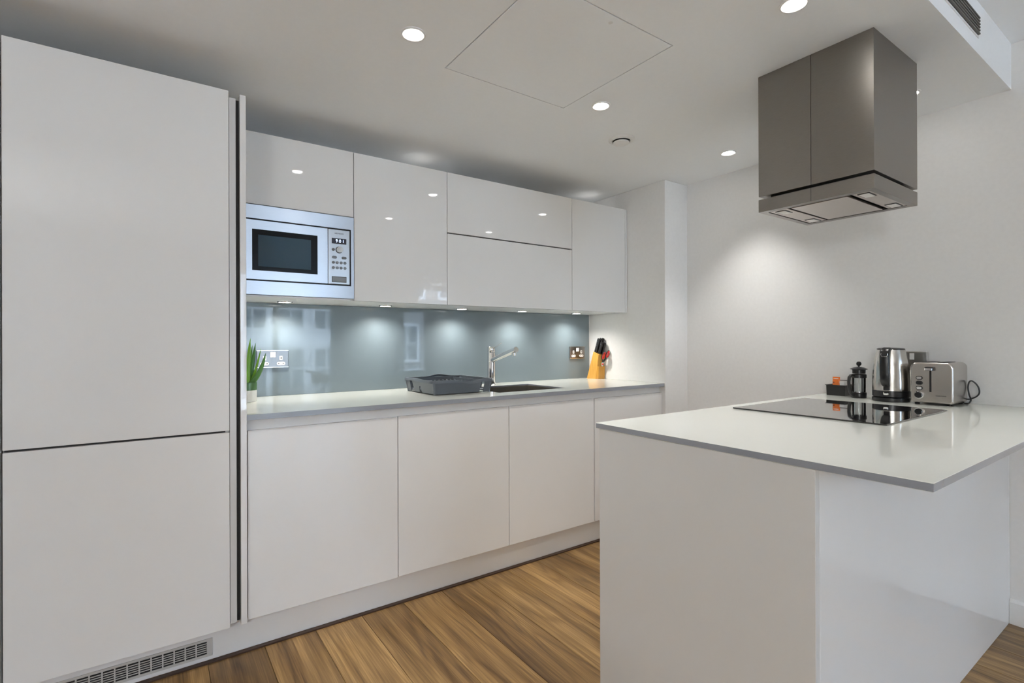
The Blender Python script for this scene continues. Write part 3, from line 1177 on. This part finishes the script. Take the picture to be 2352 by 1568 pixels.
toaster_body().make('body', 'toaster_steel', TS)
for y in (-.027, .027):
    B().box(.028, TDp - .028, y - .013, y + .013, TZ1 - .0005, TZ1 + .0012, .0005, 1).make('bread_slot', 'black_matte', TS)
for (x, y) in ((.025, -.055), (.025, .055), (TDp - .025, -.055), (TDp - .025, .055)):
    B().lathe([(0, 0.0005), (.009, .0005), (.010, .0085), (0, .0085)], (x, y, 0), 14).make('foot', 'black_plastic', TS)
zf = lambda v: (925 - v) * .001841 + .008
yf = lambda f: TWd / 2 - TWd * f
B().box(-.0012, .003, yf(.485) - .0035, yf(.485) + .0035, zf(899), zf(848), .0005, 1).make('lever_slot', 'black_matte', TS)
lv = B().box(-.014, -.001, yf(.47) - .017, yf(.47) + .015, zf(850), zf(841.5), .003).make('lever', 'black_plastic', TS)
B().box(-.016, -.0138, yf(.47) - .012, yf(.47) + .014, zf(849.5), zf(844), .001, 1).make('lever_trim', 'chrome', lv)
for i, v in enumerate((867.5, 879, 891)):
    bb = B().prism([(yf(.225) + a, zf(v) + c) for a, c in pill(.0245, .0165)], lambda u, w_, q: (q, u, w_), -.002, .002).make('button_ring', 'black_plastic', TS)
    B().prism([(yf(.225) + a, zf(v) + c) for a, c in pill(.0185, .0105)], lambda u, w_, q: (q, u, w_), -.0045, -.0018).make('button', 'black_plastic' if i == 1 else 'chrome', bb)
mk = Matrix.Translation((0, yf(.225), zf(907))) @ Matrix.Rotation(R(-90), 4, 'Y')
kn = B().lathe([(0, 0), (.0165, 0), (.0165, .006), (.0135, .008), (.0135, .006), (0, .006)], n=28, mtx=mk).make('knob_ring', 'chrome', TS)
B().lathe([(.0132, .002), (.0128, .016), (.0115, .018), (0, .018)], n=28, mtx=mk).make('knob', 'black_plastic', kn)
text_mesh('brand_text', 'morphy richards', .006, 'print_dark', TS,
          Matrix.Translation((-.0003, yf(.72), zf(907))) @ Matrix(((0, 0, -1, 0), (-1, 0, 0, 0), (0, 1, 0, 0), (0, 0, 0, 1))), width=.034)


def smooth_path(P, k=6):
    P = [Vector(p) for p in P]
    out = []
    for i in range(len(P) - 1):
        p0, p1, p2, p3 = P[max(i - 1, 0)], P[i], P[i + 1], P[min(i + 2, len(P) - 1)]
        for j in range(k):
            u = j / k
            out.append(.5 * ((2 * p1) + (p2 - p0) * u + (2 * p0 - 5 * p1 + 4 * p2 - p3) * u * u + (3 * p1 - p0 - 3 * p2 + p3) * u ** 3))
    out.append(P[-1])
    return out


o0 = Vector((2.700, .7565, ZI))
cp_ = [(2.83, .742, .9035), (2.855, .720, .9035), (2.876, .700, .909), (2.880, .694, .921), (2.882, .677, .919), (2.883, .655, .930), (2.883, .643, .947), (2.883, .645, .971), (2.882, .655, .989),
       (2.880, .667, .999), (2.878, .675, .992), (2.876, .678, .969), (2.874, .674, .941), (2.868, .667, .918), (2.858, .672, .9035), (2.862, .690, .9045), (2.864, .703, .920), (2.866, .697, .965), (2.868, .689, 1.000), (2.872, .692, 1.003), (2.876, .697, .965), (2.880, .702, .925), (2.882, .708, .9035), (2.870, .725, .9035)]
cp_ = [(p[0], p[1], max(p[2], ZI + .0032)) for p in cp_]
B().tube([p - o0 for p in smooth_path(cp_)], .0030, 8).make('power_cord', 'black_plastic', TS)

# cafetiere
fp = thing('french_press', 'small black framed glass coffee press left of the kettle', 'coffee press', (2.785, 1.060, ZI), math.atan2(.409, -.912))
B().lathe([(0, .0006), (.031, .0006), (.0325, .004), (.0318, .024), (.0300, .027), (.0270, .027), (.0265, .012), (0, .012)], n=36).make('base', 'black_plastic', fp)
B().lathe([(0, .0135), (.0278, .0135), (.0280, .112), (.0270, .112), (.0268, .0150), (0, .0150)], n=36).make('glass_beaker', 'clear_glass', fp)
B().lathe([(.0284, .096), (.0312, .096), (.0312, .112), (.0284, .114), (.0284, .096)], n=36).make('collar', 'black_plastic', fp)
for a in (70, 180, 290):
    ca, sa = math.cos(R(a)), math.sin(R(a))
    B().ribbon([(.0298 * ca, .0298 * sa, .022), (.0298 * ca, .0298 * sa, .100)], (-sa, ca, 0), .005, .002).make('strut', 'black_plastic', fp)
B().ribbon([(.030, 0, .108), (.044, 0, .110), (.054, 0, .100), (.057, 0, .078), (.055, 0, .050), (.048, 0, .026), (.040, 0, .012), (.030, 0, .010)], (0, 1, 0),
           [.014, .015, .016, .016, .016, .016, .015, .014], .008).make('handle', 'black_plastic', fp)
lid = B().lathe([(0, .117), (.0268, .117), (.0275, .134), (.0365, .137), (.0360, .139), (.022, .1455), (.008, .149), (0, .1495)], n=36).make('lid', 'black_plastic', fp)
B().lathe([(0, .1497), (.004, .1497), (.0045, .153), (.009, .156), (.0110, .163), (.0095, .170), (.005, .1735), (0, .174)], n=24).make('knob', 'black_plastic', fp)
B().tube([(0, 0, .030), (0, 0, .117)], .0016, 8).make('plunger_rod', 'chrome', fp)
B().lathe([(0, .024), (.0255, .024), (.0262, .027), (.0255, .030), (0, .030)], n=30).make('plunger_filter', 'chrome', fp)

# sachet tray
tr = thing('sachet_tray', 'small black box tray of sachets left of the coffee press', 'tray', (2.852, 1.1705, ZI))
b = B()
hx_, hy_, hz_ = .052, .044, .052
b.box(-hx_ + .004, hx_ - .004, -hy_ + .004, hy_ - .004, .0006, .004)
for s in (-1, 1):
    b.prism([(s * (hx_ - .005), .0006), (s * (hx_ - .002), .0006), (s * hx_, hz_), (s * (hx_ - .003), hz_)], lambda u, v, w: (u, w, v), -hy_ + .003, hy_ - .003)
    b.prism([(s * (hy_ - .005), .0006), (s * (hy_ - .002), .0006), (s * hy_, hz_), (s * (hy_ - .003), hz_)], lambda u, v, w: (w, u, v), -hx_ + .003, hx_ - .003)
b.make('box', 'black_plastic', tr)
b = B()
b.plate((-hx_ - .003, hx_ + .003, -hy_ - .003, hy_ + .003), (-hx_ + .003, hx_ - .003, -hy_ + .003, hy_ - .003), hz_ - .0015, hz_ + .001)
b.make('lip', 'black_plastic', tr)


def sachet(label, loc, rz, tilt, w, h, material, printm=None):
    t_ = thing('sachet', label, 'sachet', loc, rz, 'sachets in the tray')
    b = B()
    nn = 6
    grid = []
    for s in (1, -1):
        g_ = []
        for i in range(nn + 1):
            row = []
            for j in range(nn + 1):
                u, v = i / nn * 2 - 1, j / nn * 2 - 1
                bul = .004 * (1 - u ** 4) * (1 - v ** 4) + .0004
                row.append(b.bm.verts.new((s * bul + math.tan(tilt) * (v + 1) * h / 2, u * w / 2, (v + 1) * h / 2)))
            g_.append(row)
        grid.append(g_)
    for g_ in grid:
        for i in range(nn):
            for j in range(nn):
                b.bm.faces.new((g_[i][j], g_[i + 1][j], g_[i + 1][j + 1], g_[i][j + 1]))
    bmesh.ops.remove_doubles(b.bm, verts=b.bm.verts, dist=.0009)
    body = b.make('wrapper', material, t_)
    if printm:
        for (u, v, ru, rv, mm) in ((-.30, .30, .006, .004, 'sachet_print'), (.28, .30, .006, .0035, 'sachet_print'), (.3, .68, .004, .003, 'sachet_print'), (0.0, .12, .010, .003, 'red_plastic'), (0, .9, .013, .002, 'paper_white')):
            z = v * h
            pp = [(u * w + ru * math.cos(2 * math.pi * k / 12), z + rv * math.sin(2 * math.pi * k / 12)) for k in range(12)]
            b2 = B().prism(pp, lambda a, c, q: (q + math.tan(tilt) * c, a, c), -.0050, -.0046)
            b2.make('print_patch', mm, body)


sachet('upright orange sachet standing in the black tray', (2.832, 1.181, ZI + .0052), R(0), R(4), .034, .086, 'sachet_orange', True)
sachet('white paper sachet leaning at the right of the black tray', (2.838, 1.150, ZI + .0052), R(-14), R(-6), .030, .064, 'paper_white')
sachet('white paper sachet lying behind the orange one in the tray', (2.862, 1.160, ZI + .0052), R(12), R(5), .034, .066, 'paper_white')
tag(B().tube([(2.846, 1.180, .9741), (2.846, 1.128, .9741)], .0018, 8).make('stirrer', 'black_plastic'),
    'thin dark stirrer stick lying across the sachets in the tray', 'stirrer')

# ------------------------------------------------------------------ ceiling fittings
hp = thing('ceiling_hatch', 'large square flush access panel in the ceiling', 'ceiling panel', ((HX0 + HX1) / 2, (HY0 + HY1) / 2, ZC))
hw_ = (HX1 - HX0) / 2 - .004
hh_ = (HY1 - HY0) / 2 - .004
B().box(-hw_, hw_, -hh_, hh_, -.0004, .018, .0008, 1).make('panel', 'ceiling_paint', hp)
B().lathe([(0, -.0012), (.007, -.0012), (.008, -.0004), (0, -.0004)], (.02, -hh_ + .03, 0), 16).make('lock', 'valve_white', hp)

dls = [(.721, 1.60, 'ceiling downlight above the base cabinets nearest the tall unit'),
       (1.62, .790, 'ceiling downlight at the top of the picture left of the extractor hood'),
       (1.617, 1.617, 'ceiling downlight beside the corner of the access panel'),
       (2.600, 1.623, 'ceiling downlight nearest the pier wall'),
       (2.605, .803, 'ceiling downlight peeking out behind the extractor hood')]
for x, y, lb in dls:
    t = thing('ceiling_downlight', lb, 'downlight', (x, y, ZC), group='ceiling downlights')
    B().lathe([(.030, -.0003), (.042, -.0003), (.0415, -.003), (.036, -.0055), (.0305, -.0035), (.030, -.0003)], n=36).make('ring', 'white_plastic', t)
    B().lathe([(0, -.0075), (.015, -.007), (.026, -.0045), (.0295, -.001), (0, -.001)], n=32).make('lens', 'lens_white', t)
    l = bpy.data.lights.new('downlight_lamp', 'SPOT')
    l.energy = SPOT_W
    l.color = (1.0, .975, .94)
    l.spot_size = R(84)
    l.spot_blend = .8
    l.shadow_soft_size = .028
    o = bpy.data.objects.new('downlight_lamp', l)
    COL.objects.link(o)
    o.parent = t
    o.location = (0, 0, -.012)
    if x > 2.6 and y < 1:      # this gimbal is turned away from the wall
        o.rotation_euler = (0, R(24), 0)

t = thing('ceiling_air_valve', 'round white air valve on the ceiling near the pier', 'air valve', (1.975, 1.83, ZC))
B().lathe([(.046, -.0003), (.066, -.0003), (.0645, -.006), (.056, -.0105), (.047, -.011), (.044, -.004), (.046, -.0003)], n=40).make('outer_ring', 'valve_white', t)
B().lathe([(0, -.0004), (.0445, -.0004), (.0445, -.0015), (0, -.0015)], n=40).make('throat', 'black_matte', t)
B().lathe([(0, -.024), (.034, -.024), (.0405, -.021), (.0415, -.016), (.036, -.012), (.010, -.011), (.010, -.0018), (0, -.0018)], n=40).make('disc', 'valve_white', t)

g = thing('air_grille', 'long dark linear air grille in the ceiling bulkhead', 'vent', (1.90, YBK, 2.306))
gl, gh = .545, .034
B().box(-gl + .002, gl - .002, -.0012, -.0004, -gh + .002, gh - .002).make('backing', 'dark_gap', g)
b = frame_xz(B(), (-gl - .006, gl + .006, -gh - .006, gh + .006), (-gl, gl, -gh, gh), -.003, -.0004)
b.make('frame', 'wall_paint', g, smooth=False)
mat('grille_slat', (.12, .115, .10), .5)
sl_ = B().box(-gl, gl, -.009, -.002, -.0026, .0026, .0008, 1).make('slat', 'grille_slat', data_only=True)
for i in range(6):
    o = bpy.data.objects.new('slat', sl_)
    COL.objects.link(o); o.parent = g
    o.location = (0, 0, -gh + .0057 + i * .0113)

# ------------------------------------------------------------------ globe lamp added as fill light, out of view in the living area
mat('fill_globe', (.9, .9, .88), .3, emit=(.97, .99, 1.0), estr=FILL_L)
fl_ = thing('fill_globe_lamp', 'added globe fill light on a stand in the living area behind the viewer', 'floor lamp', (-1.25, -1.2, 0))
B().lathe([(0, .0005), (.15, .0005), (.15, .012), (.14, .02), (.014, .03), (0, .03)], n=40).make('base', 'black_plastic', fl_)
B().tube([(0, 0, .028), (0, 0, 1.44)], .011, 14).make('pole', 'black_plastic', fl_)
B().lathe([(0, 1.425), (.05, 1.425), (.055, 1.445), (.05, 1.452), (0, 1.452)], n=30).make('cap', 'black_plastic', fl_)
B().lathe([(0, 1.445)] + [(.16 * math.sin(R(a)), 1.605 - .16 * math.cos(R(a))) for a in range(10, 180, 10)] + [(0, 1.765)], n=32).make('globe', 'fill_globe', fl_)

# ------------------------------------------------------------------ outside the windows (seen mirrored in the splashback and steel)
tag(B().box(-60, 60, -60, 40, -7.2, -7.0).make('street', 'asphalt', smooth=False), None, None, kind='structure')
tag(B().box(-5.0, 6.6, YF - 3.5, YF - .21, -.2, -.02).make('terrace', 'bounce_paving', smooth=False),  # slab deepened and paled to bounce daylight onto the ceiling
    'pale terrace outside the living room windows, widened to bounce daylight in', 'terrace')
rl = thing('balcony_railing', 'slim grey balcony railing outside the windows', 'railing', (2.1, YF - 3.35, -.02))
B().box(-3.7, 3.7, -.02, .02, 1.06, 1.10, .004).make('top_rail', 'grey_frame', rl)
B().box(-3.7, 3.7, -.012, .012, .10, .13, .004).make('bottom_rail', 'grey_frame', rl)
pm = B().box(-.02, .02, -.02, .02, .0005, 1.06).make('post', 'grey_frame', data_only=True)
for i in range(6):
    o = bpy.data.objects.new('post', pm)
    COL.objects.link(o); o.parent = rl
    o.location = (-3.6 + 1.44 * i, 0, 0)


def building(label, x0, x1, y, z1, wallm, roofm, cols, rows, z0=-7.0, bay=False):
    t = thing('town_house', label, 'building', (x0, y, z0), group='houses across the street')
    w, h = x1 - x0, z1 - z0
    B().box(0, w, -6, 0, 0, h).make('wall', wallm, t, smooth=False)
    B().prism([(0, h), (-6, h), (-4.4, h + 1.6), (-1.4, h + 1.6)], lambda u, v, q: (q, u, v), -.1, w + .1).make('roof', roofm, t, smooth=False)
    B().box(-.05, w + .05, -.05, .18, h - .35, h, .02, 1).make('cornice', 'render_white', t)
    wf = frame_xz(B(), (-.62, .62, -.95, .95), (-.5, .5, -.82, .82), 0, .10).make('window_frame', 'render_white', data_only=True, smooth=False)
    wp = B().box(-.5, .5, .005, .04, -.82, .82).make('pane', 'dark_pane', data_only=True, smooth=False)
    wb = B().box(-.03, .03, .04, .06, -.82, .82).box(-.5, .5, .04, .06, -.03, .03).make('glazing_bar', 'render_white', data_only=True, smooth=False)
    for i in range(cols):
        for j in range(rows):
            x = w * (i + .5) / cols
            z = 2.0 + (h - 3.4) * j / max(rows - 1, 1)
            f = bpy.data.objects.new('window', wf); COL.objects.link(f); f.parent = t; f.location = (x, 0, z)
            q = bpy.data.objects.new('pane', wp); COL.objects.link(q); q.parent = f
            q = bpy.data.objects.new('glazing_bar', wb); COL.objects.link(q); q.parent = f
    return t


building('grey brick town house with white windows mirrored in the splashback', -7.0, 2.2, -18.0, 5.2, 'brick_grey', 'slate', 5, 4)
building('white rendered town house beside the brick house', 2.6, 7.0, -17.6, 4.0, 'render_white', 'slate', 3, 4)
building('brick town house at the far right of the street', 7.4, 15.0, -18.0, 5.6, 'brick_grey', 'slate', 4, 4)
